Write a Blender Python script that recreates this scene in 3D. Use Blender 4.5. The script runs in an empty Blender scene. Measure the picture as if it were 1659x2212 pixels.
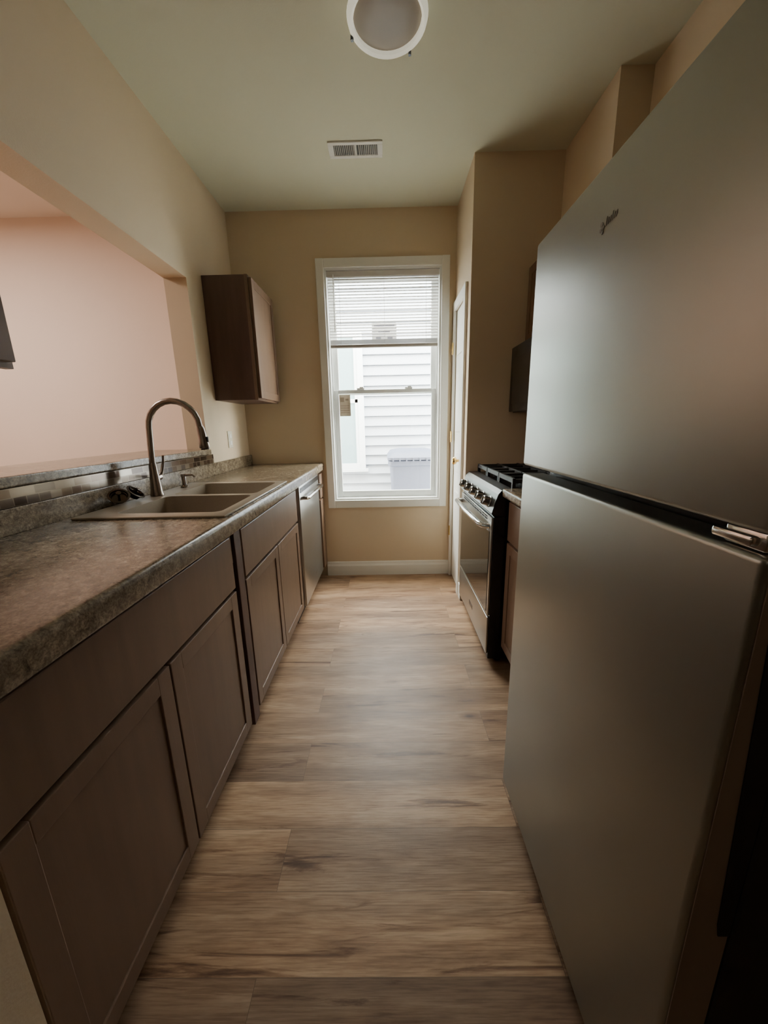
import bpy, bmesh, math, random
from mathutils import Vector, Matrix
random.seed(4)
S = bpy.context.scene
C = S.collection
W = {}

# ------------------------------------------------------------------ materials
def newmat(name):
    m = bpy.data.materials.new(name); m.use_nodes = True
    nt = m.node_tree; b = nt.nodes['Principled BSDF']
    return m, nt, b
def L(nt, a, b): nt.links.new(a, b)
def mat(name, col, rough=.5, metal=0.0, ns=None, na=.1, bump=0, bs=60, coat=0, spec=None, stretch=None):
    m, nt, b = newmat(name)
    b.inputs['Base Color'].default_value = (*col, 1)
    b.inputs['Roughness'].default_value = rough
    b.inputs['Metallic'].default_value = metal
    if coat: b.inputs['Coat Weight'].default_value = coat
    if spec is not None: b.inputs['Specular IOR Level'].default_value = spec
    if ns or bump:
        g = nt.nodes.new('ShaderNodeNewGeometry'); v = g.outputs['Position']
        if stretch:
            mp = nt.nodes.new('ShaderNodeMapping'); mp.inputs['Scale'].default_value = stretch
            L(nt, v, mp.inputs['Vector']); v = mp.outputs['Vector']
    if ns:
        n = nt.nodes.new('ShaderNodeTexNoise'); n.inputs['Scale'].default_value = ns; n.inputs['Detail'].default_value = 6
        L(nt, v, n.inputs['Vector'])
        r = nt.nodes.new('ShaderNodeValToRGB')
        r.color_ramp.elements[0].position = .3; r.color_ramp.elements[1].position = .7
        r.color_ramp.elements[0].color = (*[c*(1-na) for c in col], 1)
        r.color_ramp.elements[1].color = (*[min(1, c*(1+na)) for c in col], 1)
        L(nt, n.outputs['Fac'], r.inputs['Fac']); L(nt, r.outputs['Color'], b.inputs['Base Color'])
    if bump:
        n2 = nt.nodes.new('ShaderNodeTexNoise'); n2.inputs['Scale'].default_value = bs; n2.inputs['Detail'].default_value = 3
        L(nt, v, n2.inputs['Vector'])
        bp = nt.nodes.new('ShaderNodeBump'); bp.inputs['Strength'].default_value = bump; bp.inputs['Distance'].default_value = .01
        L(nt, n2.outputs['Fac'], bp.inputs['Height']); L(nt, bp.outputs['Normal'], b.inputs['Normal'])
    return m

WALL = mat('wall_paint', (.71, .575, .405), .75, ns=1.5, na=.03, bump=.06, bs=180)
WALLDIM = mat('hall_wall_dimmed', (.26, .20, .14), .8, ns=1.5, na=.03)  # unseen hall walls darkened to cut bounce light near the camera
WALLPINK = mat('wall_paint_rose', (.80, .655, .55), .75, ns=1.2, na=.03, bump=.06, bs=180)
CEIL = mat('ceiling_paint', (.68, .67, .51), .85, ns=1.2, na=.03, bump=.05, bs=200)
CEILPINK = mat('ceiling_paint_dining', (.80, .73, .66), .85, ns=1.2, na=.03)
WHITE = mat('white_gloss_paint', (.90, .89, .83), .35, ns=3, na=.02)
VINYL = mat('white_vinyl', (.90, .92, .90), .3)
BLIND = mat('blind_vinyl', (.74, .72, .70), .45)
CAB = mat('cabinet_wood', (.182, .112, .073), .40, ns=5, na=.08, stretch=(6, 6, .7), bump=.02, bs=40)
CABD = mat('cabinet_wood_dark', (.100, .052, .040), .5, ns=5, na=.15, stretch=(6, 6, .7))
CABI = mat('cabinet_toe', (.03, .02, .017), .7)
STEEL = mat('brushed_steel', (.36, .362, .325), .37, .9, ns=2.2, na=.06, bump=.03, bs=900)
STEEL2 = mat('appliance_steel', (.44, .43, .40), .30, .9)
CHROME = mat('bright_chrome', (.75, .74, .72), .15, 1)
NICKEL = mat('warm_nickel', (.30, .26, .23), .27, 1)
SINKM = mat('sink_composite', (.38, .325, .25), .32, .2, ns=300, na=.08)
BLACK = mat('black_enamel', (.012, .012, .013), .22)
BLACKM = mat('matte_black', (.014, .013, .013), .6)
DKGREY = mat('dark_side_panel', (.022, .021, .021), .5)
IRON = mat('cast_iron', (.018, .018, .018), .55)
GLASSBLK = mat('oven_glass', (.022, .018, .015), .07, 0, coat=.2)
BRASS = mat('brass', (.75, .52, .2), .25, 1)
PLASTIC = mat('ivory_plastic', (.74, .70, .58), .4)
FROST = mat('frosted_glass', (.32, .275, .22), .45, ns=8, na=.04)
RINGM = mat('lamp_ring', (.95, .94, .82), .3)
rb = RINGM.node_tree.nodes['Principled BSDF']; rb.inputs['Emission Color'].default_value = (1, .97, .78, 1); rb.inputs['Emission Strength'].default_value = .5
GREYP = mat('grey_door_liner', (.26, .20, .15), .5)
BINM = mat('bin_plastic', (.085, .10, .15), .5)
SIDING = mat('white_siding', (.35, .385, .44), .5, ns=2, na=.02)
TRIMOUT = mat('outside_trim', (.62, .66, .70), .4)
GROUND = mat('concrete', (.5, .5, .48), .9, ns=4, na=.15)
PAPER = mat('tan_paper', (.62, .52, .40), .7)
INK = mat('dark_ink', (.22, .22, .25), .6)
NGLASS = mat('neighbour_glass', (.20, .30, .33), .12)
VENTD = mat('vent_dark', (.05, .05, .045), .8)

m, nt, b = newmat('window_glass'); GLASS = m
nt.nodes.remove(b); out = nt.nodes['Material Output']
tr = nt.nodes.new('ShaderNodeBsdfTransparent'); tr.inputs[0].default_value = (.96, .985, .98, 1)
gl = nt.nodes.new('ShaderNodeBsdfGlossy'); gl.inputs['Roughness'].default_value = .03
mx = nt.nodes.new('ShaderNodeMixShader'); mx.inputs[0].default_value = .04
L(nt, tr.outputs[0], mx.inputs[1]); L(nt, gl.outputs[0], mx.inputs[2]); L(nt, mx.outputs[0], out.inputs[0])

def math_node(nt, op, a, b_=None):
    n = nt.nodes.new('ShaderNodeMath'); n.operation = op
    for i, x in enumerate((a, b_)):
        if x is None: continue
        if isinstance(x, (int, float)): n.inputs[i].default_value = x
        else: L(nt, x, n.inputs[i])
    return n.outputs[0]
def ramp(nt, fac, stops):
    r = nt.nodes.new('ShaderNodeValToRGB'); cr = r.color_ramp
    cr.elements[0].position, cr.elements[0].color = stops[0][0], (*stops[0][1], 1)
    cr.elements[1].position, cr.elements[1].color = stops[-1][0], (*stops[-1][1], 1)
    for p, c in stops[1:-1]:
        e = cr.elements.new(p); e.color = (*c, 1)
    L(nt, fac, r.inputs['Fac']); return r.outputs['Color']
def mixrgb(nt, mode, fac, a, b_):
    n = nt.nodes.new('ShaderNodeMixRGB'); n.blend_type = mode
    for i, x in enumerate((fac, a, b_)):
        if isinstance(x, (int, float)): n.inputs[i].default_value = x
        elif isinstance(x, tuple): n.inputs[i].default_value = (*x, 1)
        else: L(nt, x, n.inputs[i])
    return n.outputs[0]

# plank floor
FLOOR, nt, b = newmat('plank_floor')
g = nt.nodes.new('ShaderNodeNewGeometry')
br = nt.nodes.new('ShaderNodeTexBrick'); br.offset = .37; br.offset_frequency = 2
br.inputs['Color1'].default_value = (0, 0, 0, 1); br.inputs['Color2'].default_value = (1, 1, 1, 1); br.inputs['Mortar'].default_value = (.5, .5, .5, 1)
br.inputs['Scale'].default_value = 1; br.inputs['Brick Width'].default_value = 1.15; br.inputs['Row Height'].default_value = .165
br.inputs['Mortar Size'].default_value = .0007; br.inputs['Mortar Smooth'].default_value = .1
mp0 = nt.nodes.new('ShaderNodeMapping'); mp0.inputs['Location'].default_value = (.33, .065, 0)
L(nt, g.outputs['Position'], mp0.inputs['Vector']); L(nt, mp0.outputs[0], br.inputs['Vector'])
sep = nt.nodes.new('ShaderNodeSeparateColor'); L(nt, br.outputs['Color'], sep.inputs[0]); rnd = sep.outputs[0]
xyz = nt.nodes.new('ShaderNodeSeparateXYZ'); L(nt, g.outputs['Position'], xyz.inputs[0])
def grain(sx, sy, scale, detail, dist, zz=37.0, rgh=.5):
    cx = nt.nodes.new('ShaderNodeCombineXYZ')
    L(nt, math_node(nt, 'MULTIPLY', xyz.outputs[0], sx), cx.inputs[0])
    L(nt, math_node(nt, 'MULTIPLY', xyz.outputs[1], sy), cx.inputs[1])
    L(nt, math_node(nt, 'MULTIPLY', rnd, zz), cx.inputs[2])
    n = nt.nodes.new('ShaderNodeTexNoise'); n.inputs['Scale'].default_value = scale
    n.inputs['Detail'].default_value = detail; n.inputs['Distortion'].default_value = dist; n.inputs['Roughness'].default_value = rgh
    L(nt, cx.outputs[0], n.inputs['Vector']); return n.outputs['Fac']
g1 = grain(1.4, 10, 1.5, 12, .35, 37.0, .66); g2 = grain(5.5, 120, 2.0, 6, .1); g3 = grain(1.3, 13, 1.5, 10, .8, 53.0, .62); g4 = grain(.5, 4.5, 2.0, 3, .3, 91.0)
base = ramp(nt, g1, [(.30, (.25, .145, .088)), (.42, (.415, .27, .17)), (.55, (.53, .37, .245)), (.70, (.67, .505, .36))])
fine = ramp(nt, g2, [(.34, (.62, .56, .52)), (.58, (1, 1, 1))])
c1 = mixrgb(nt, 'MULTIPLY', .8, base, fine)
streak = ramp(nt, g3, [(.32, (.20, .135, .11)), (.38, (.55, .46, .41)), (.425, (1, 1, 1))])
c2 = mixrgb(nt, 'MULTIPLY', .85, c1, streak)
broad = ramp(nt, g4, [(.36, (.66, .62, .60)), (.6, (1.08, 1.05, 1.01))])
c2 = mixrgb(nt, 'MULTIPLY', .9, c2, broad)
tint = ramp(nt, rnd, [(0, (.74, .71, .70)), (1, (1.14, 1.10, 1.04))])
c3 = mixrgb(nt, 'MULTIPLY', 1, c2, tint)
vo = nt.nodes.new('ShaderNodeTexVoronoi'); vo.inputs['Scale'].default_value = 1
cv = nt.nodes.new('ShaderNodeCombineXYZ')
L(nt, math_node(nt, 'MULTIPLY', xyz.outputs[0], 2.2), cv.inputs[0]); L(nt, math_node(nt, 'MULTIPLY', xyz.outputs[1], 4.2), cv.inputs[1])
L(nt, cv.outputs[0], vo.inputs['Vector'])
knot = ramp(nt, vo.outputs['Distance'], [(.035, (.16, .10, .08)), (.06, (.55, .45, .40)), (.12, (1, 1, 1))])
c4 = mixrgb(nt, 'MULTIPLY', .85, c3, knot)
c5 = mixrgb(nt, 'MIX', math_node(nt, 'MULTIPLY', br.outputs['Fac'], .75), c4, (.12, .075, .05))
L(nt, c5, b.inputs['Base Color']); b.inputs['Roughness'].default_value = .43
bp = nt.nodes.new('ShaderNodeBump'); bp.inputs['Strength'].default_value = .08; bp.inputs['Distance'].default_value = .004
L(nt, g2, bp.inputs['Height']); L(nt, bp.outputs['Normal'], b.inputs['Normal'])

# laminate worktop
def laminate(name, gain, edge=False):
    m, nt, b = newmat(name)
    g = nt.nodes.new('ShaderNodeNewGeometry')
    n1 = nt.nodes.new('ShaderNodeTexNoise'); n1.inputs['Scale'].default_value = 55; n1.inputs['Detail'].default_value = 10; n1.inputs['Roughness'].default_value = .74; n1.inputs['Distortion'].default_value = .5
    n2 = nt.nodes.new('ShaderNodeTexNoise'); n2.inputs['Scale'].default_value = 240; n2.inputs['Detail'].default_value = 5
    n3 = nt.nodes.new('ShaderNodeTexNoise'); n3.inputs['Scale'].default_value = 11; n3.inputs['Detail'].default_value = 5
    for n in (n1, n2, n3): L(nt, g.outputs['Position'], n.inputs['Vector'])
    k = gain
    a = ramp(nt, n1.outputs['Fac'], [(.34, (.06*k, .047*k, .033*k)), (.44, (.18*k, .143*k, .098*k)), (.54, (.285*k, .23*k, .163*k)), (.68, (.47*k, .41*k, .31*k))])
    s = ramp(nt, n2.outputs['Fac'], [(.36, (.5, .47, .45)), (.55, (1, 1, 1))])
    t = ramp(nt, n3.outputs['Fac'], [(.35, (.80, .77, .73)), (.65, (1.1, 1.08, 1.05))])
    c = mixrgb(nt, 'MULTIPLY', .8, a, s); c = mixrgb(nt, 'MULTIPLY', 1, c, t)
    L(nt, c, b.inputs['Base Color']); b.inputs['Roughness'].default_value = .23
    return m
LAM = laminate('laminate_top', 1.08)

# mosaic tile strip (runs along Y)
TILE, nt, b = newmat('mosaic_tile')
g = nt.nodes.new('ShaderNodeNewGeometry'); xyz2 = nt.nodes.new('ShaderNodeSeparateXYZ'); L(nt, g.outputs['Position'], xyz2.inputs[0])
cx = nt.nodes.new('ShaderNodeCombineXYZ'); L(nt, xyz2.outputs[1], cx.inputs[0]); L(nt, math_node(nt, 'ADD', xyz2.outputs[2], -.001), cx.inputs[1])
br = nt.nodes.new('ShaderNodeTexBrick'); br.offset = .45; br.squash = .55; br.squash_frequency = 2
br.inputs['Color1'].default_value = (0, 0, 0, 1); br.inputs['Color2'].default_value = (1, 1, 1, 1); br.inputs['Mortar'].default_value = (.5, .5, .5, 1)
br.inputs['Scale'].default_value = 1; br.inputs['Brick Width'].default_value = .075; br.inputs['Row Height'].default_value = .0262; br.inputs['Mortar Size'].default_value = .0014
L(nt, cx.outputs[0], br.inputs['Vector'])
tc = ramp(nt, br.outputs['Color'], [(0, (.04, .024, .016)), (.3, (.12, .075, .045)), (.55, (.20, .15, .10)), (.75, (.10, .08, .065)), (.88, (.28, .22, .16)), (1, (.38, .33, .26))])
tc = mixrgb(nt, 'MIX', br.outputs['Fac'], tc, (.24, .20, .15))
L(nt, tc, b.inputs['Base Color']); b.inputs['Roughness'].default_value = .12; b.inputs['Metallic'].default_value = .35

# ------------------------------------------------------------------ geometry helpers
def box(bm, x0, x1, y0, y1, z0, z1, bev=0, seg=2):
    r = bmesh.ops.create_cube(bm, size=1, matrix=Matrix.Translation(((x0+x1)/2, (y0+y1)/2, (z0+z1)/2)) @ Matrix.Diagonal((abs(x1-x0), abs(y1-y0), abs(z1-z0), 1)))
    if bev:
        vs = set(r['verts']); es = [e for e in bm.edges if e.verts[0] in vs and e.verts[1] in vs]
        bmesh.ops.bevel(bm, geom=es, offset=bev, segments=seg, profile=.5, affect='EDGES', clamp_overlap=True)
def prism(bm, pts, a0, a1, axis='Y'):
    def P(p, a):
        return {'Y': (p[0], a, p[1]), 'X': (a, p[0], p[1]), 'Z': (p[0], p[1], a)}[axis]
    v0 = [bm.verts.new(P(p, a0)) for p in pts]; v1 = [bm.verts.new(P(p, a1)) for p in pts]
    n = len(pts); bm.faces.new(v0); bm.faces.new(v1[::-1])
    for i in range(n): bm.faces.new((v0[i], v1[i], v1[(i+1) % n], v0[(i+1) % n]))
def frame_of(d):
    d = Vector(d).normalized(); a = Vector((0, 0, 1)) if abs(d.z) < .9 else Vector((1, 0, 0))
    u = d.cross(a).normalized(); return d, u, d.cross(u).normalized()
def tube(bm, pts, r, seg=14, cap=True):
    pts = [Vector(p) for p in pts]; n = len(pts)
    rs = r if isinstance(r, (list, tuple)) else [r]*n
    _, u, _ = frame_of(pts[1]-pts[0]); rings = []
    for i, p in enumerate(pts):
        d = (pts[min(i+1, n-1)]-pts[max(i-1, 0)]).normalized()
        u = (u - d*u.dot(d)).normalized(); w = d.cross(u)
        rings.append([bm.verts.new(p + (u*math.cos(2*math.pi*k/seg) + w*math.sin(2*math.pi*k/seg))*rs[i]) for k in range(seg)])
    for a, b_ in zip(rings, rings[1:]):
        for k in range(seg): bm.faces.new((a[k], a[(k+1) % seg], b_[(k+1) % seg], b_[k]))
    if cap: bm.faces.new(rings[0][::-1]); bm.faces.new(rings[-1])
def lathe(bm, prof, o, axis=(0, 0, 1), seg=32):
    d, u, w = frame_of(axis); o = Vector(o); rings = []
    for r, h in prof:
        rings.append([bm.verts.new(o + d*h + (u*math.cos(2*math.pi*k/seg) + w*math.sin(2*math.pi*k/seg))*max(r, 1e-4)) for k in range(seg)])
    for a, b_ in zip(rings, rings[1:]):
        for k in range(seg): bm.faces.new((a[k], a[(k+1) % seg], b_[(k+1) % seg], b_[k]))
    bm.faces.new(rings[0][::-1]); bm.faces.new(rings[-1])
def BM(): return bmesh.new()
def thing(name, label, cat, loc, group=None, kind=None):
    o = bpy.data.objects.new(name, None); C.objects.link(o); o.location = loc; o.empty_display_size = .05
    W[o.name] = Vector(loc); o['label'] = label; o['category'] = cat
    if group: o['group'] = group
    if kind: o['kind'] = kind
    return o
def obj(name, bm, m, parent=None, smooth=False, label=None, loc=None):
    bmesh.ops.recalc_face_normals(bm, faces=bm.faces)
    w = W[parent.name] if parent else Vector(loc or (0, 0, 0))
    bmesh.ops.translate(bm, verts=bm.verts, vec=-w)
    me = bpy.data.meshes.new(name); bm.to_mesh(me); bm.free(); me.materials.append(m)
    if smooth:
        for p in me.polygons: p.use_smooth = True
        try: me.set_sharp_from_angle(angle=math.radians(38))
        except Exception: pass
    o = bpy.data.objects.new(name, me); C.objects.link(o)
    if parent: o.parent = parent
    else: o.location = w
    W[o.name] = w
    if label: o['label'] = label
    return o
def tag(o, label, cat, group=None):
    o['label'] = label; o['category'] = cat
    if group: o['group'] = group
    return o
def struct(name, boxes, m, label=None):
    bm = BM()
    for bx in boxes: box(bm, *bx)
    o = obj(name, bm, m); o['kind'] = 'structure'
    if label: o['label'] = label; 
    return o
def bx(name, args, m, parent, smooth=False, label=None):
    bm = BM()
    for a in args: box(bm, *a)
    return obj(name, bm, m, parent, smooth, label)

# ------------------------------------------------------------------ dimensions
H = 2.74; YB = 3.01; XL = -1.11; XR = 1.18; TOP = .972
# ------------------------------------------------------------------ the setting
struct('floor', [(-4.1, 1.4, -2.6, 3.16, -.1, 0)], FLOOR)
struct('ceiling', [(-1.18, 1.4, -2.6, 3.16, H, H+.1)], CEIL)
struct('ceiling_dining', [(-4.1, -1.18, -2.6, 3.16, H, H+.1)], CEILPINK)
OX0, OX1, OZ0, OZ1 = -.440, .425, .655, 2.375
struct('wall_back', [(-1.24, OX0, YB, YB+.15, 0, H), (OX1, 1.3, YB, YB+.15, 0, H), (OX0, OX1, YB, YB+.15, 0, OZ0), (OX0, OX1, YB, YB+.15, OZ1, H)], WALL)
struct('wall_dining', [(-4, -1.24, YB, YB+.15, 0, H)], WALLPINK)
JY0, JY1, HZ = .88, 2.32, 2.09
struct('wall_left', [(-1.24, XL, JY0, JY1, HZ, H), (-1.24, XL, JY1, YB, 0, H), (-1.24, XL, .365, JY0, 0, H), (-1.24, XL, JY0, JY1, 0, 1.105),
                     (-1.24, -.53, .12, .365, 0, H)], WALL)
struct('wall_right', [(XR, XR+.12, -2.5, YB, 0, H)], WALL)
struct('wall_right_soffit', [(1.035, XR, 1.99, 2.49, 2.165, H)], WALL)
struct('wall_right_closet', [(.525, .625, 2.49, 2.63, 0, H), (.525, .625, 2.965, YB, 0, H), (.525, .625, 2.63, 2.965, 2.06, H), (.625, XR, 2.49, 2.59, 0, H)], WALL)
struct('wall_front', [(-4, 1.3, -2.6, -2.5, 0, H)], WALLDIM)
struct('wall_dining_side', [(-4.1, -4, -2.6, YB+.15, 0, H)], WALLPINK)
# partition continuing the left wall behind the camera, closing the kitchen off from the dining room
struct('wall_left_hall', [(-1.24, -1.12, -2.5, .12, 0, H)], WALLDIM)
bm = BM(); prism(bm, [(YB, 0), (YB-.016, 0), (YB-.016, .085), (YB-.010, .10), (YB-.008, .118), (YB, .122)], -.53, .525, 'X')
o = obj('baseboard_back', bm, WHITE); o['kind'] = 'structure'
struct('baseboard_right', [(.511, .525, 2.495, 2.572, 0, .11)], WHITE)
struct('trim_1', [(-1.11, -1.094, .37, 2.345, 1.0485, 1.104, .001)], TILE, 'strip of small brown and grey mosaic tiles below the bar ledge')
struct('ground', [(-8, 8, 3.16, 9, -.35, -.25)], GROUND)

# window
win = thing('window_1', 'tall white double hung window in the end wall', 'window', (0, YB, OZ0), kind='structure')
bx('casing', [(-.493, OX0+.005, YB-.018, YB, .596, 2.433, .004), (OX1-.005, .478, YB-.018, YB, .596, 2.433, .004),
              (OX0+.005, OX1-.005, YB-.0175, YB, 2.37, 2.432, .004), (OX0+.005, OX1-.005, YB-.0175, YB, .597, .66, .004)], WHITE, win)
bx('jamb', [(OX0, OX0+.018, YB, YB+.15, OZ0, OZ1), (OX1-.018, OX1, YB, YB+.15, OZ0, OZ1), (OX0+.018, OX1-.018, YB, YB+.15, OZ1-.018, OZ1),
            (OX0+.018, OX1-.018, YB, YB+.15, OZ0, OZ0+.018),
            (OX0+.018, OX0+.03, YB+.055, YB+.062, OZ0, OZ1), (OX1-.03, OX1-.018, YB+.055, YB+.062, OZ0, OZ1)], VINYL, win)
SX0, SX1 = OX0+.019, OX1-.019
def sash(name, y, z0, z1, w, wb, wt):
    s = bx(name, [(SX0, SX0+w, y, y+.03, z0, z1, .003), (SX1-w, SX1, y, y+.03, z0, z1, .003), (SX0+w, SX1-w, y+.001, y+.029, z0, z0+wb, .002), (SX0+w, SX1-w, y+.001, y+.029, z1-wt, z1, .002)], VINYL, win)
    bx('pane', [(SX0+w, SX1-w, y+.013, y+.017, z0+wb, z1-wt)], GLASS, s)
    return s
ls = sash('lower_sash', YB+.063, OZ0+.019, 1.535, .045, .05, .028)
us = sash('upper_sash', YB+.098, 1.500, OZ1-.019, .048, .03, .045)
for lx in (-.20, .18):
    bx('sash_lock', [(lx-.03, lx+.03, YB+.06, YB+.085, 1.5355, 1.548, .003), (lx-.008, lx+.022, YB+.055, YB+.07, 1.546, 1.556, .002)], VINYL, ls)

# blinds
bl = thing('window_blind', 'white horizontal slat blind raised halfway up the window', 'blind', (0, YB+.02, OZ1-.02))
bx('headrail', [(OX0+.022, OX1-.022, YB+.004, YB+.045, 2.315, 2.355, .003)], BLIND, bl)
bm = BM()
def slat(bm, z, t):
    n = 5; w = .024; prev = None; pr = []
    for i in range(n):
        s = (i/(n-1)-.5); yy = YB+.024 + s*w*math.cos(t); zz = z + s*w*math.sin(t) + .0025*(1-4*s*s)
        pr.append((yy, zz))
    pts = pr + [(y, zz-.0009) for y, zz in pr[::-1]]
    prism(bm, pts, OX0+.026, OX1-.026, 'X')
zz = 2.305
while zz > 1.90: slat(bm, zz, .62); zz -= .0205
for k in range(9): slat(bm, 1.862+k*.0037, .05)
obj('slats', bm, BLIND, bl, True)
bx('bottom_rail', [(OX0+.026, OX1-.026, YB+.01, YB+.038, 1.835, 1.857, .004)], mat('blind_rail', (.42, .38, .34), .5), bl)
for lx in (-.33, .31, 0):
    bm = BM(); tube(bm, [(lx, YB+.009, 2.32), (lx, YB+.009, 1.85)], .0012, 6); obj('ladder_cord', bm, BLIND, bl)
bm = BM(); tube(bm, [(-.37, YB+.0, 2.33), (-.372, YB-.004, 1.95)], .0035, 8); obj('tilt_wand', bm, VINYL, bl)

# stickers on the glass
st = thing('window_sticker', 'small tan paper label stuck on the left of the lower window pane', 'sticker', (-.335, YB+.07, 1.36))
bx('paper', [(-.374, -.285, YB+.074, YB+.0755, 1.335, 1.50)], PAPER, st)
bx('printing', [(-.365, -.295, YB+.0732, YB+.0738, 1.36+.018*k, 1.364+.018*k) for k in range(4)] + [(-.365, -.335, YB+.0732, YB+.0738, 1.445, 1.48), (-.325, -.30, YB+.0732, YB+.0738, 1.455, 1.47)], mat('faded_ink', (.35, .27, .2), .6), st)
st = thing('window_sticker', 'pale printed label on the upper pane behind the blind', 'sticker', (.0, YB+.105, 1.92))
bx('paper', [(-.10, .09, YB+.108, YB+.1095, 1.88, 2.03)], mat('white_paper', (.75, .75, .74), .6), st)
bx('printing', [(-.085, .075, YB+.1072, YB+.1078, 2.00, 2.012), (-.07, -.03, YB+.1072, YB+.1078, 1.91, 1.935), (.02, .06, YB+.1072, YB+.1078, 1.91, 1.935), (-.05, .04, YB+.1072, YB+.1078, 1.96, 1.968)], INK, st)

# closet door
dr = thing('door_1', 'narrow white panelled closet door with brass hinges', 'door', (.53, 2.8, 0), kind='structure')
bx('casing', [(.507, .525, 2.575, 2.635, 0, 2.12, .003), (.507, .525, 2.960, 3.0, 0, 2.12, .003), (.5075, .525, 2.635, 2.960, 2.055, 2.119, .003)], WHITE, dr)
dp = bx('door_panel', [(.530, .565, 2.633, 2.962, .01, 2.056, .002)] + [(.522, .53, 2.69, 2.905, z0, z1, .005) for z0, z1 in ((.2, .75), (.9, 1.05), (1.2, 1.62), (1.74, 1.93))], WHITE, dr)
for z in (.40, 1.16, 1.80):
    bm = BM(); tube(bm, [(.502, 2.958, z-.04), (.502, 2.958, z+.04)], .006, 10); obj('hinge', bm, BRASS, dr, True)
bm = BM(); lathe(bm, [(.026, 0), (.026, .006), (.010, .012), (.010, .03), (.024, .038), (.028, .052), (.022, .064), (.004, .068)], (.53, 2.672, 1.0), (-1, 0, 0), 20); obj('knob', bm, BRASS, dr, True)

# ------------------------------------------------------------------ outside
nh = thing('neighbour_house', 'white lap sided house wall seen through the window', 'house', (0, 5.0, -.25))
bm = BM(); pts = []
z = -.25
for k in range(28):
    pts += [(5.0-.038, z), (5.0-.038, z+.004), (5.0-.004, z+.116), (5.0+.010, z+.125)]; z += .125
pts = pts + [(5.15, z), (5.15, -.25)]
prism(bm, pts, -4, 4, 'X'); obj('siding', bm, SIDING, nh)
wf = bx('window_frame', [(-.36, -.285, 4.93, 4.982, .70, 2.4, .003), (-1.40, -1.325, 4.93, 4.982, .70, 2.4, .003), (-1.325, -.36, 4.931, 4.982, .70, .77, .003), (-1.325, -.36, 4.931, 4.982, 2.33, 2.4, .003),
                      (-1.325, -.36, 4.94, 4.982, 1.54, 1.59, .003), (-.40, -.36, 4.94, 4.982, .77, 2.33), (-1.44, -.25, 4.90, 4.982, .66, .70, .003)], TRIMOUT, nh)
bx('pane', [(-1.325, -.40, 4.955, 4.965, .77, 2.33)], NGLASS, wf)
bn = thing('wheeled_bin', 'dark blue grey wheeled rubbish bin beside the neighbouring house', 'bin', (.30, 4.5, -.25))
bm = BM()
def ringrect(cx, cy, hx, hy, z, r=.05, n=5):
    o = []
    for sx, sy, a0 in ((1, 1, 0), (-1, 1, 90), (-1, -1, 180), (1, -1, 270)):
        for k in range(n):
            a = math.radians(a0+90*k/(n-1)); o.append((cx+sx*(hx-r)+r*math.cos(a), cy+sy*(hy-r)+r*math.sin(a), z))
    return o
def loft(bm, rings):
    R = [[bm.verts.new(p) for p in r] for r in rings]; n = len(R[0])
    for a, b_ in zip(R, R[1:]):
        for k in range(n): bm.faces.new((a[k], a[(k+1) % n], b_[(k+1) % n], b_[k]))
    bm.faces.new(R[0][::-1]); bm.faces.new(R[-1])
loft(bm, [ringrect(.30, 4.5, .22, .24, -.17), ringrect(.30, 4.5, .27, .31, .80), ringrect(.30, 4.5, .29, .33, .81), ringrect(.30, 4.5, .29, .33, .86), ringrect(.30, 4.5, .275, .315, .87)])
obj('body', bm, BINM, bn, True)
bm = BM(); loft(bm, [ringrect(.30, 4.49, .295, .34, .872), ringrect(.30, 4.49, .30, .345, .90), ringrect(.30, 4.49, .26, .30, .955), ringrect(.30, 4.49, .18, .22, .975)]); 
for k in range(7): box(bm, .06+k*.075, .075+k*.075, 4.135, 4.16, .86, .90)
obj('lid', bm, BINM, bn, True)
for sx in (-.2, .2):
    bm = BM(); lathe(bm, [(.06, -.02), (.10, -.02), (.10, .02), (.06, .02)], (.30+sx, 4.74, -.15), (1, 0, 0), 24); obj('wheel', bm, BLACKM, bn, True)
bm = BM(); tube(bm, [(.08, 4.86, .86), (.52, 4.86, .86)], .015); obj('handle', bm, BINM, bn, True)

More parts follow.
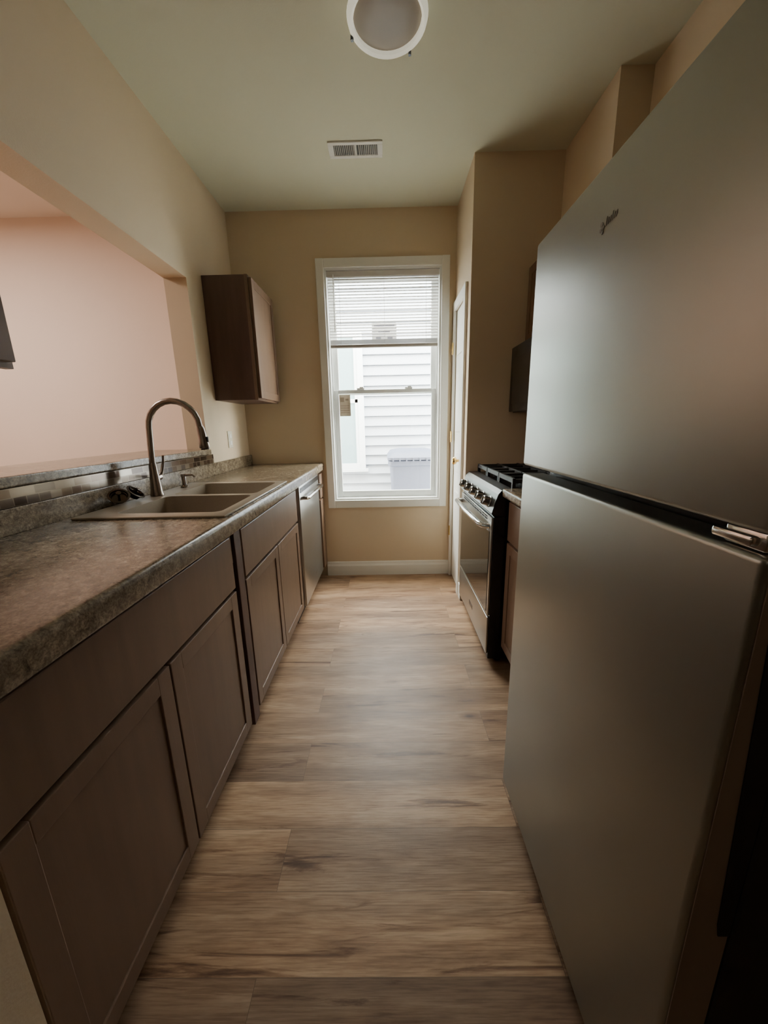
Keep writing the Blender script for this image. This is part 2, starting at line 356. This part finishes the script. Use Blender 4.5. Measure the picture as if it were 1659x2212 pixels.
# ------------------------------------------------------------------ left run of cabinets
XF = -.55      # door face
def shaker(name, y0, y1, z0, z1, parent, s=1, xf=None, w=.048, m=None):
    """cabinet door; s=1 faces +X, s=-1 faces -X"""
    xf = XF if xf is None else xf; a, bb = (xf-.02, xf) if s > 0 else (xf, xf+.02)
    pa, pb = (xf-.018, xf-.005) if s > 0 else (xf+.005, xf+.018)
    return bx(name, [(a, bb, y0, y0+w, z0, z1, .002), (a, bb, y1-w, y1, z0, z1, .002), (a, bb, y0+w-.001, y1-w+.001, z0, z0+w, .002), (a, bb, y0+w-.001, y1-w+.001, z1-w, z1, .002),
                      (pa, pb, y0+w-.004, y1-w+.004, z0+w-.004, z1-w+.004)], m or CAB, parent)
def base_cabinet(y0, y1, label, doors, front, ztop=.927, s=1, xf=XF, xb=XL+.003):
    t = thing('base_cabinet', label, 'cabinet', ((xf+xb)/2, (y0+y1)/2, 0), 'base cabinets under the worktops')
    f = xf-.021*s; g = f-.02*s; r = xf-.075*s
    def bb(a, c, *rest): return (min(a, c), max(a, c), *rest)
    body = [bb(xb, g, y0+.001, y0+.018, .10, ztop), bb(xb, g, y1-.018, y1-.001, .10, ztop), bb(xb, g, y0+.018, y1-.018, .10, .118), bb(xb, xb+.012*s, y0+.018, y1-.018, .118, ztop)]
    bx('body', body, CAB, t)
    ff = [bb(g, f, y0+.001, y0+.040, .10, ztop), bb(g, f, y1-.040, y1-.001, .10, ztop), bb(g, f, y0+.040, y1-.040, ztop-.05, ztop), bb(g, f, y0+.040, y1-.040, .10, .135), bb(g, f, y0+.04, y1-.04, .675, .72)]
    if doors > 1: ff.append(bb(g, f, (y0+y1)/2-.02, (y0+y1)/2+.02, .135, .675))
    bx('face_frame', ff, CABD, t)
    bx('toe_kick', [bb(r-.012*s, r, y0+.002, y1-.002, 0, .10)], CABI, t)
    n = doors; a = y0+.018; w = (y1-y0-.036-.006*(n-1))/n
    for k in range(n): shaker('door', a+k*(w+.006), a+k*(w+.006)+w, .125, .690, t, s, xf)
    lo, hi = (xf-.02, xf) if s > 0 else (xf, xf+.02)
    bx(front, [(lo, hi, y0+.018, y1-.018, .703, .893, .003)], CAB, t)
    return t
base_cabinet(.368, 1.245, 'brown wood two door base cabinet nearest the camera on the left', 2, 'drawer')
bx_f = thing('filler_strip', 'dark upright wood strip between the two left base cabinets', 'filler strip', (XF-.02, 1.275, .10))
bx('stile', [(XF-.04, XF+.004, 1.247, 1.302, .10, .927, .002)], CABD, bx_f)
base_cabinet(1.305, 2.195, 'brown wood two door base cabinet directly below the sink', 2, 'false_front')
ec = thing('base_cabinet', 'very narrow brown base cabinet between dishwasher and end wall', 'cabinet', (-.8, 2.93, 0), 'base cabinets under the worktops')
bx('body', [(XL+.003, -.553, 2.862, 3.005, .10, .927)], CAB, ec)
bx('toe_kick', [(-.62, -.608, 2.863, 3.004, 0, .10)], CABI, ec)
bx('door', [(-.552, -.530, 2.868, 3.0, .125, .69, .002)], CAB, ec); bx('drawer', [(-.552, -.530, 2.868, 3.0, .703, .893, .002)], CAB, ec)

# dishwasher
dw = thing('dishwasher', 'stainless steel dishwasher under the far end of the left worktop', 'dishwasher', (-.8, 2.53, 0))
bx('body', [(XL+.02, -.575, 2.205, 2.852, .10, .905)], BLACKM, dw)
dd = bx('door', [(-.574, -.538, 2.215, 2.845, .115, .905, .006)], STEEL2, dw, True)
bx('control_strip', [(-.5375, -.535, 2.235, 2.825, .862, .892, .001)], BLACK, dd)
bm = BM(); tube(bm, [(-.54, 2.27, .825), (-.505, 2.272, .825), (-.497, 2.29, .825), (-.497, 2.77, .825), (-.505, 2.788, .825), (-.54, 2.79, .825)], .011, 12); obj('handle', bm, CHROME, dd, True)
bx('badge', [(-.5375, -.5365, 2.55, 2.61, .20, .215)], CHROME, dd)
bx('toe_plate', [(-.62, -.605, 2.21, 2.85, 0, .108)], BLACKM, dw)

# worktop with sink hole
KX0, KX1, KY0, KY1 = -1.035, -.555, 1.20, 1.945
wt = thing('worktop', 'long mottled brown laminate worktop holding the sink', 'worktop', (-.8, 1.7, .93))
bm = BM()
y0, y1 = .37, 3.006
box(bm, XL+.003, KX0, y0, y1, .930, TOP); box(bm, KX1, -.540, y0, y1, .930, TOP)
box(bm, KX0, KX1, y0, KY0, .930, TOP); box(bm, KX0, KX1, KY1, y1, .930, TOP)
nose = [(-.540, .915)]
for k in range(0, 4): a = math.radians(-90+30*k); nose.append((-.523+.006*math.cos(a), .921+.006*math.sin(a)))
for k in range(0, 7): a = math.radians(15*k); nose.append((-.531+.014*math.cos(a), TOP-.014+.014*math.sin(a)))
nose.append((-.540, TOP))
prism(bm, nose, y0, y1, 'Y')
obj('top_slab', bm, LAM, wt, True)
bx('backsplash', [(XL+.003, XL+.021, y0, y1, TOP, 1.0475, .002)], LAM, wt)
bl2 = bx('bar_ledge', [(-1.46, -1.085, JY0+.01, JY1-.01, 1.106, 1.138, .005)], LAM, None); W['bar_ledge']
tag(bl2, 'mottled laminate bar ledge on the half wall under the opening', 'ledge')

# sink
from_bm = []
def boolmesh(bmA, cutters):
    me = bpy.data.meshes.new('t'); bmesh.ops.recalc_face_normals(bmA, faces=bmA.faces); bmA.to_mesh(me); bmA.free(); oa = bpy.data.objects.new('t', me); C.objects.link(oa)
    tmp = []
    for cb in cutters:
        mc = bpy.data.meshes.new('c'); bmesh.ops.recalc_face_normals(cb, faces=cb.faces); cb.to_mesh(mc); cb.free(); oc = bpy.data.objects.new('c', mc); C.objects.link(oc); tmp.append(oc)
        md = oa.modifiers.new('b', 'BOOLEAN'); md.object = oc; md.operation = 'DIFFERENCE'; md.solver = 'EXACT'
    dg = bpy.context.evaluated_depsgraph_get(); dg.update()
    r = bmesh.new(); r.from_mesh(oa.evaluated_get(dg).to_mesh())
    for o in tmp+[oa]: bpy.data.objects.remove(o, do_unlink=True)
    return r
def cuts():
    res = []
    for (a, c) in ((1.235, 1.557), (1.590, 1.912)):
        q = BM(); box(q, -.945, -.578, a, c, .800, 1.10, .03, 4); res.append(q)
    return res
sk = thing('sink', 'taupe double bowl drop in sink set in the left worktop', 'sink', (-.79, 1.573, .79))
a = BM(); box(a, -1.052, -.538, 1.180, 1.966, TOP, TOP+.009, .004)
rim = boolmesh(a, cuts())
a = BM(); box(a, KX0+.004, KX1-.004, KY0+.004, KY1-.004, .790, TOP)
blk = boolmesh(a, cuts())
tmpm = bpy.data.meshes.new('x'); rim.to_mesh(tmpm); rim.free(); blk.from_mesh(tmpm)
obj('basin', blk, SINKM, sk, True)
for y in (1.396, 1.751):
    bm = BM(); lathe(bm, [(.045, 0), (.045, .003), (.036, .004), (.03, .001), (.002, .001)], (-.76, y, .8005), seg=24); obj('drain', bm, CHROME, sk, True)

# faucet
fz = TOP+.0095; fy = 1.576
fc = thing('faucet', 'tall gooseneck pull down faucet in warm brushed nickel behind the sink', 'faucet', (-1.0, fy, fz))
bm = BM(); lathe(bm, [(.027, 0), (.027, .006), (.024, .012), (.0215, .05), (.0175, .10), (.0145, .14)], (-1.0, fy, fz), seg=24); obj('base', bm, NICKEL, fc, True)
pts = [(-1.0, fy, fz+.13), (-.995, fy, 1.20), (-.99, fy, 1.262)]
for k in range(0, 13):
    a = math.radians(180-15*k); pts.append((-.884+.106*math.cos(a), fy, 1.268+.106*math.sin(a)))
pts.append((-.775, fy, 1.255))
bm = BM(); tube(bm, pts, .0125, 16); obj('spout', bm, NICKEL, fc, True)
bm = BM(); tube(bm, [(-.777, fy, 1.268), (-.775, fy, 1.258), (-.770, fy, 1.215), (-.767, fy, 1.185), (-.767, fy, 1.180)], [.0145, .0165, .0175, .021, .019], 18); sph = obj('spray_head', bm, NICKEL, fc, True)
bm = BM(); tube(bm, [(-.7665, fy, 1.180), (-.766, fy, 1.174)], .016, 18); obj('nozzle', bm, BLACKM, sph, True)
bm = BM(); box(bm, -.757, -.748, fy-.005, fy+.005, 1.205, 1.228, .002); obj('button', bm, BLACKM, sph, True)
bm = BM(); tube(bm, [(-1.0, fy+.01, 1.055), (-1.0, fy+.038, 1.058)], .013, 16); tube(bm, [(-1.0, fy+.036, 1.055), (-.996, fy+.052, 1.08), (-.988, fy+.058, 1.12), (-.98, fy+.050, 1.15)], [.010, .008, .006, .005], 12); obj('handle', bm, NICKEL, fc, True)
sd = thing('soap_dispenser', 'short nickel soap pump on the sink deck right of the faucet', 'soap dispenser', (-1.0, 1.80, fz))
bm = BM(); lathe(bm, [(.018, 0), (.018, .006), (.010, .012), (.010, .05), (.013, .052), (.013, .064), (.003, .066)], (-1.0, 1.80, fz), seg=20); obj('base', bm, NICKEL, sd, True)
bm = BM(); tube(bm, [(-1.0, 1.80, fz+.058), (-.955, 1.80, fz+.060), (-.945, 1.80, fz+.050)], [.006, .005, .0045], 10); obj('nozzle', bm, NICKEL, sd, True)
# strainers left beside the faucet
DARKMET = mat('dark_metal', (.10, .085, .075), .25, .9)
for (x, y, ax, lab) in ((-1.03, 1.475, (.5, .1, .55), 'dark round sink strainer tilted on the sink deck closest to the faucet'), (-1.035, 1.395, (.35, -.45, .7), 'dark round sink strainer lying further left of the faucet')):
    d = Vector(ax).normalized()
    t = thing('sink_strainer', lab, 'strainer', (x, y, fz), 'dark sink strainers by the faucet')
    bm = BM(); lathe(bm, [(.018, -.014), (.022, -.012), (.026, .004), (.036, .008), (.037, .011), (.030, .012), (.024, -.004), (.004, -.006)], (x, y, fz+.027), ax, 24); obj('basket', bm, DARKMET, t, True)
    bm = BM(); lathe(bm, [(.004, -.006), (.004, .018), (.009, .022), (.009, .027), (.002, .029)], (x, y, fz+.027), ax, 14); obj('knob', bm, DARKMET, t, True)

# wall cabinets left
def wall_cabinet(y0, y1, z0, z1, label, doors=1, s=1, xb=XL+.002, depth=.30):
    t = thing('wall_cabinet', label, 'cabinet', (xb+s*depth/2, (y0+y1)/2, z0), 'brown wall cabinets')
    xf = xb+s*(depth-.021)
    def bb(a, c, *rest): return (min(a, c), max(a, c), *rest)
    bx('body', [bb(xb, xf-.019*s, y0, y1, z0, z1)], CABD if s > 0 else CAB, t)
    bx('face_frame', [bb(xf-.019*s, xf, y0-.002, y1+.002, z0-.002, z1+.001)], CAB, t)
    n = doors; w = (y1-y0-.02-.004*(n-1))/n
    for k in range(n):
        a = y0+.01+k*(w+.004); shaker('door', a, a+w, z0+.01, z1-.012, t, s, xf+.0205*s)
    return t
wall_cabinet(2.505, 2.955, 1.437, 2.165, 'dark brown wall cabinet hanging between the opening and the window')
wall_cabinet(.375, .870, 1.40, 2.165, 'brown wall cabinet cut off by the left edge of the photo')

# outlet
ol = thing('wall_outlet', 'ivory outlet plate on the left wall under the wall cabinet', 'outlet', (XL, 2.66, 1.18))
bx('plate', [(XL, XL+.006, 2.625, 2.695, 1.125, 1.24, .002)], PLASTIC, ol)
for z in (1.158, 1.205): bx('socket', [(XL+.006, XL+.009, 2.643, 2.677, z-.014, z+.014, .003), ], WHITE, ol)

# ------------------------------------------------------------------ right side
# range
RY0, RY1 = 1.747, 2.483
rg = thing('gas_range', 'stainless and black gas range with front knobs on the right', 'stove', (.83, 2.115, 0))
bx('body', [(.514, 1.15, RY0, RY1, .035, .814, .003), (.56, 1.15, RY0, RY1, .814, .925)], BLACK, rg)
for x in (.58, 1.1):
    for y in (RY0+.05, RY1-.05):
        bm = BM(); lathe(bm, [(.018, 0), (.018, .01), (.010, .012), (.010, .036)], (x, y, 0), seg=14); obj('foot', bm, BLACKM, rg, True)
STEEL3 = mat('panel_steel', (.15, .145, .14), .32, .9)
KNOBM = mat('knob_steel', (.36, .35, .33), .25, 1)
bm = BM(); prism(bm, [(.560, .815), (.507, .820), (.500, .832), (.528, .925), (.545, .944), (.600, .948), (.600, .926), (.560, .926)], RY0+.003, RY1, 'Y'); cp = obj('control_panel', bm, STEEL3, rg)
bm = BM(); prism(bm, [(.560, .815), (.507, .820), (.500, .832), (.528, .925), (.545, .944), (.600, .948), (.600, .926), (.560, .926)], RY0-.001, RY0+.0029, 'Y'); obj('end_cap', bm, BLACK, cp)
nx, nz = -.957, .288
for k in range(5):
    y = RY0+.085+k*(RY1-RY0-.17)/4
    bm = BM(); o_ = (.512, y, .874)
    lathe(bm, [(.030, -.001), (.030, .004), (.025, .006), (.024, .034), (.020, .038), (.002, .038)], o_, (nx, 0, nz), 24)
    d = Vector((nx, 0, nz)); p = Vector(o_)+d*.038; u = Vector((nz, 0, -nx))
    tube(bm, [p-u*.019, p+u*.019], .0055, 8)
    obj('knob', bm, KNOBM, cp, True)
od = bx('oven_door', [(.503, .5135, RY0+.004, RY1-.004, .285, .808, .003)], STEEL2, rg, True)
bx('oven_window', [(.5005, .5028, RY0+.025, RY1-.025, .30, .735, .001)], GLASSBLK, od)
bx('vent_slots', [(.5012, .5028, RY0+.08+k*.058, RY0+.125+k*.058, .782, .792) for k in range(10)] + [(.5012, .5028, RY0+.08+k*.058, RY0+.125+k*.058, .796, .802) for k in range(10)], BLACKM, od)
bm = BM(); tube(bm, [(.503, RY0+.04, .758), (.470, RY0+.045, .762), (.458, RY0+.07, .765), (.450, (RY0+RY1)/2, .765), (.458, RY1-.07, .765), (.470, RY1-.045, .762), (.503, RY1-.04, .758)], .0135, 14); obj('handle', bm, CHROME, od, True)
sdw = bx('drawer', [(.503, .5135, RY0+.004, RY1-.004, .065, .275, .003)], STEEL2, rg, True)
bx('badge', [(.5015, .5028, 2.07, 2.16, .15, .175)], BLACK, sdw)
bx('cooktop', [(.575, 1.15, RY0, RY1, .926, .944, .004)], BLACK, rg)
for i in range(3):
    y0 = RY0+.015+i*(RY1-RY0-.03)/3; y1 = y0+(RY1-RY0-.03)/3-.004
    bm = BM(); r = .007; z = .988
    for yy in (y0+.01, y1-.01, (y0+y1)/2): box(bm, .60, 1.12, yy-r, yy+r, z-.014, z+.006, .002)
    for xx in (.607, .73, .86, .99, 1.113): box(bm, xx-r, xx+r, y0+.003, y1-.003, z-.014, z+.010, .002)
    for xx in (.607, .86, 1.113):
        for yy in (y0+.01, y1-.01): box(bm, xx-.008, xx+.008, yy-.008, yy+.008, .944, z, .001)
    obj('grate', bm, IRON, rg)
for (x, y, r) in ((.72, 1.87, .045), (1.0, 1.87, .038), (.72, 2.36, .045), (1.0, 2.36, .035), (.86, 2.115, .05)):
    bm = BM(); lathe(bm, [(r+.012, 0), (r+.012, .006), (r, .008), (r, .018), (r-.008, .021), (.002, .021)], (x, y, .944), seg=24); obj('burner', bm, IRON, rg, True)
bx('rear_trim', [(1.135, 1.165, RY0, RY1, .944, .985, .003)], STEEL2, rg)

# microwave + cabinet above
mw = thing('microwave', 'black over the range microwave above the stove', 'microwave', (.98, 2.115, 1.32))
bx('body', [(.815, 1.172, RY0+.002, RY1, 1.32, 1.7155, .004)], BLACK, mw)
md = bx('door', [(.79, .814, RY0+.15, RY1, 1.325, 1.708, .005)], BLACK, mw, True)
bx('glass', [(.7885, .7898, RY0+.20, RY1-.05, 1.37, 1.64)], GLASSBLK, md)
bm = BM(); tube(bm, [(.79, RY0+.175, 1.37), (.765, RY0+.175, 1.38), (.765, RY0+.175, 1.65), (.79, RY0+.175, 1.66)], .008, 10); obj('handle', bm, STEEL2, md, True)
bx('control_pad', [(.79, .814, RY0+.002, RY0+.147, 1.325, 1.708, .004)], BLACK, mw, True)
wall_cabinet(RY0, RY1, 1.718, 2.16, 'brown wall cabinet above the microwave', 2, -1, XR-.002, .315)
# right base cabinet
base_cabinet(1.04, 1.742, 'dark base cabinet squeezed between the refrigerator and the range', 2, 'drawer', .912, -1, .575, XR-.003)
wr = thing('worktop', 'short mottled laminate worktop between refrigerator and range', 'worktop', (.86, 1.39, .915))
bx('top_slab', [(.545, XR-.003, 1.035, 1.743, .915, .955, .008)], LAM, wr)
bx('backsplash', [(XR-.021, XR-.003, 1.035, 1.743, .9555, 1.04, .002)], LAM, wr)

# refrigerator
FX = .375; FY = .350
fr = thing('refrigerator', 'stainless steel top freezer refrigerator filling the right side', 'refrigerator', (.75, .69, 0))
bx('body', [(FX+.072, 1.12, FY+.005, 1.025, .03, 1.665, .006)], DKGREY, fr)
fd = bx('freezer_door', [(FX, FX+.062, FY, 1.03, 1.145, 1.68, .008, 4)], STEEL, fr, True)
rd = bx('door', [(FX, FX+.062, FY, 1.03, .075, 1.122, .008, 4)], STEEL, fr, True)
bx('gasket', [(FX+.0625, FX+.0715, FY+.012, 1.018, 1.155, 1.665)], BLACKM, fd); bx('gasket', [(FX+.0625, FX+.0715, FY+.012, 1.018, .085, 1.112)], BLACKM, rd)
bx('edge_liner', [(FX+.007, FX+.060, FY-.0015, FY+.0002, .10, 1.105)], GREYP, rd); bx('edge_liner', [(FX+.007, FX+.060, FY-.0015, FY+.0002, 1.16, 1.66)], GREYP, fd)
bm = BM(); prism(bm, [(FX+.060, .60), (FX+.046, .60), (FX+.042, .62), (FX+.020, 1.03), (FX+.024, 1.045), (FX+.034, 1.05), (FX+.060, 1.05)], FY-.003, FY-.0016, 'Y'); obj('handle_recess', bm, BLACKM, rd)
bm = BM(); box(bm, FX+.010, FX+.075, FY+.012, FY+.06, 1.1235, 1.1435, .002); tube(bm, [(FX+.03, FY+.025, 1.112), (FX+.03, FY+.025, 1.152)], .006, 10); box(bm, FX+.002, FX+.02, FY+.02, FY+.07, 1.128, 1.139, .003); obj('hinge', bm, CHROME, fr, True)
bx('toe_grille', [(FX+.05, FX+.071, FY+.02, 1.01, .012, .07)] + [], BLACKM, fr)
for x in (.52, 1.06):
    for y in (.40, .97):
        bm = BM(); lathe(bm, [(.02, 0), (.02, .012), (.01, .014), (.01, .031)], (x, y, 0), seg=12); obj('foot', bm, BLACKM, fr, True)
# maker's emblem: small swirl marks and script-like strokes on the freezer door
bm = BM()
for (y, z, h) in ((.731, 1.585, .004), (.726, 1.579, .0035), (.733, 1.577, .0035), (.728, 1.572, .003)):
    lathe(bm, [(h, 0), (h, .0008)], (FX-.0004, y, z), (-1, 0, 0), 12)
for k in range(6):
    yy = .720-k*.0058; zt = 1.587+(.004 if k in (0, 3) else 0)
    prism(bm, [(yy, 1.578), (yy-.0022, 1.578), (yy-.0045, zt), (yy-.0023, zt)], FX-.0008, FX-.0001, 'X')
obj('emblem', bm, mat('emblem_grey', (.28, .265, .23), .4, .8), fd)

# ------------------------------------------------------------------ ceiling things
LX, LY = .03, 1.695
cl = thing('ceiling_light', 'round flush ceiling lamp with frosted glass and pale ring', 'ceiling light', (LX, LY, H))
bm = BM(); lathe(bm, [(.125, 0), (.128, -.03), (.12, -.05)], (LX, LY, H), seg=40); obj('mount', bm, WHITE, cl, True)
bm = BM(); R_ = .142
prof = [(R_-.019, -.048), (R_, -.048), (R_+.004, -.058), (R_, -.072), (R_-.010, -.080), (R_-.019, -.074)]
d = 48; rings = []
for r, h in prof: rings.append([bm.verts.new((LX+r*math.cos(2*math.pi*k/d), LY+r*math.sin(2*math.pi*k/d), H+h)) for k in range(d)])
for i in range(len(rings)):
    a_, b_ = rings[i], rings[(i+1) % len(rings)]
    for k in range(d): bm.faces.new((a_[k], a_[(k+1) % d], b_[(k+1) % d], b_[k]))
obj('ring', bm, RINGM, cl, True)
bm = BM(); lathe(bm, [(R_-.018, -.052), (R_-.019, -.060), (.10, -.068), (.06, -.074), (.001, -.077)], (LX, LY, H), seg=48); obj('glass_shade', bm, FROST, cl, True)
for a in (160, 52, 280):
    a = math.radians(a); cx_, cy_ = LX+(R_-.002)*math.cos(a), LY+(R_-.002)*math.sin(a)
    bm = BM(); tube(bm, [(cx_, cy_, H-.066), (cx_, cy_, H-.086)], .006, 10); obj('clip', bm, BLACK, cl, True)
vt = thing('ceiling_vent', 'white metal air register in the ceiling before the window', 'vent', (-.142, 2.435, H))
bx('frame', [(-.29, .006, 2.375, 2.397, H-.008, H, .002), (-.29, .006, 2.477, 2.50, H-.008, H, .002), (-.29, -.262, 2.397, 2.477, H-.008, H), (-.022, .006, 2.397, 2.477, H-.008, H), (-.148, -.136, 2.397, 2.477, H-.008, H)], WHITE, vt)
bx('backing', [(-.262, -.022, 2.397, 2.477, H-.003, H-.0005)], VENTD, vt)
bm = BM()
for k in range(24):
    x = -.258+k*.0102
    if -.15 < x < -.134: continue
    prism(bm, [(x, H-.003), (x+.0012, H-.003), (x+.0052, H-.010), (x+.004, H-.010)], 2.397, 2.477, 'Y')
obj('louvres', bm, WHITE, vt)

# ------------------------------------------------------------------ light
w = bpy.data.worlds.new('World'); S.world = w; w.use_nodes = True
bg = w.node_tree.nodes['Background']; bg.inputs[0].default_value = (1, .965, .89, 1); bg.inputs[1].default_value = 42
def area(name, loc, rot, sx, sy, e, col, portal=False):
    l = bpy.data.lights.new(name, 'AREA'); l.shape = 'RECTANGLE'; l.size = sx; l.size_y = sy; l.energy = e; l.color = col
    o = bpy.data.objects.new(name, l); C.objects.link(o); o.location = loc; o.rotation_euler = rot
    if portal: l.cycles.is_portal = True
    return o
area('window_portal', (0, YB+.17, 1.515), (math.radians(-90), 0, 0), .9, 1.75, 1, (1, 1, 1), True)
area('dining_lamp', (-2.9, 1.5, 2.70), (0, 0, 0), 1.0, 1.0, 64, (1, .87, .78))
area('hall_fill', (.2, -1.6, 2.70), (0, 0, 0), .8, .8, 3, (1, .84, .66))  # weak warm fill light added behind the camera, not an actual fixture

# ------------------------------------------------------------------ camera
cam = bpy.data.cameras.new('Camera'); co = bpy.data.objects.new('Camera', cam); C.objects.link(co)
f = 800.0; th = math.atan(188/f); ps = .0114; rho = .021
cam.sensor_fit = 'VERTICAL'; cam.sensor_height = 36; cam.lens = f/2212*36; cam.clip_start = .02
F = Vector((-math.cos(th)*math.sin(ps), math.cos(th)*math.cos(ps), -math.sin(th)))
R = Vector((math.cos(ps), math.sin(ps), 0)); U = R.cross(F)
r2 = R*math.cos(rho)-U*math.sin(rho); u2 = R*math.sin(rho)+U*math.cos(rho)
mtx = Matrix((( r2.x, u2.x, -F.x, 0), (r2.y, u2.y, -F.y, 0), (r2.z, u2.z, -F.z, 1.26), (0, 0, 0, 1)))
co.matrix_world = mtx
S.camera = co
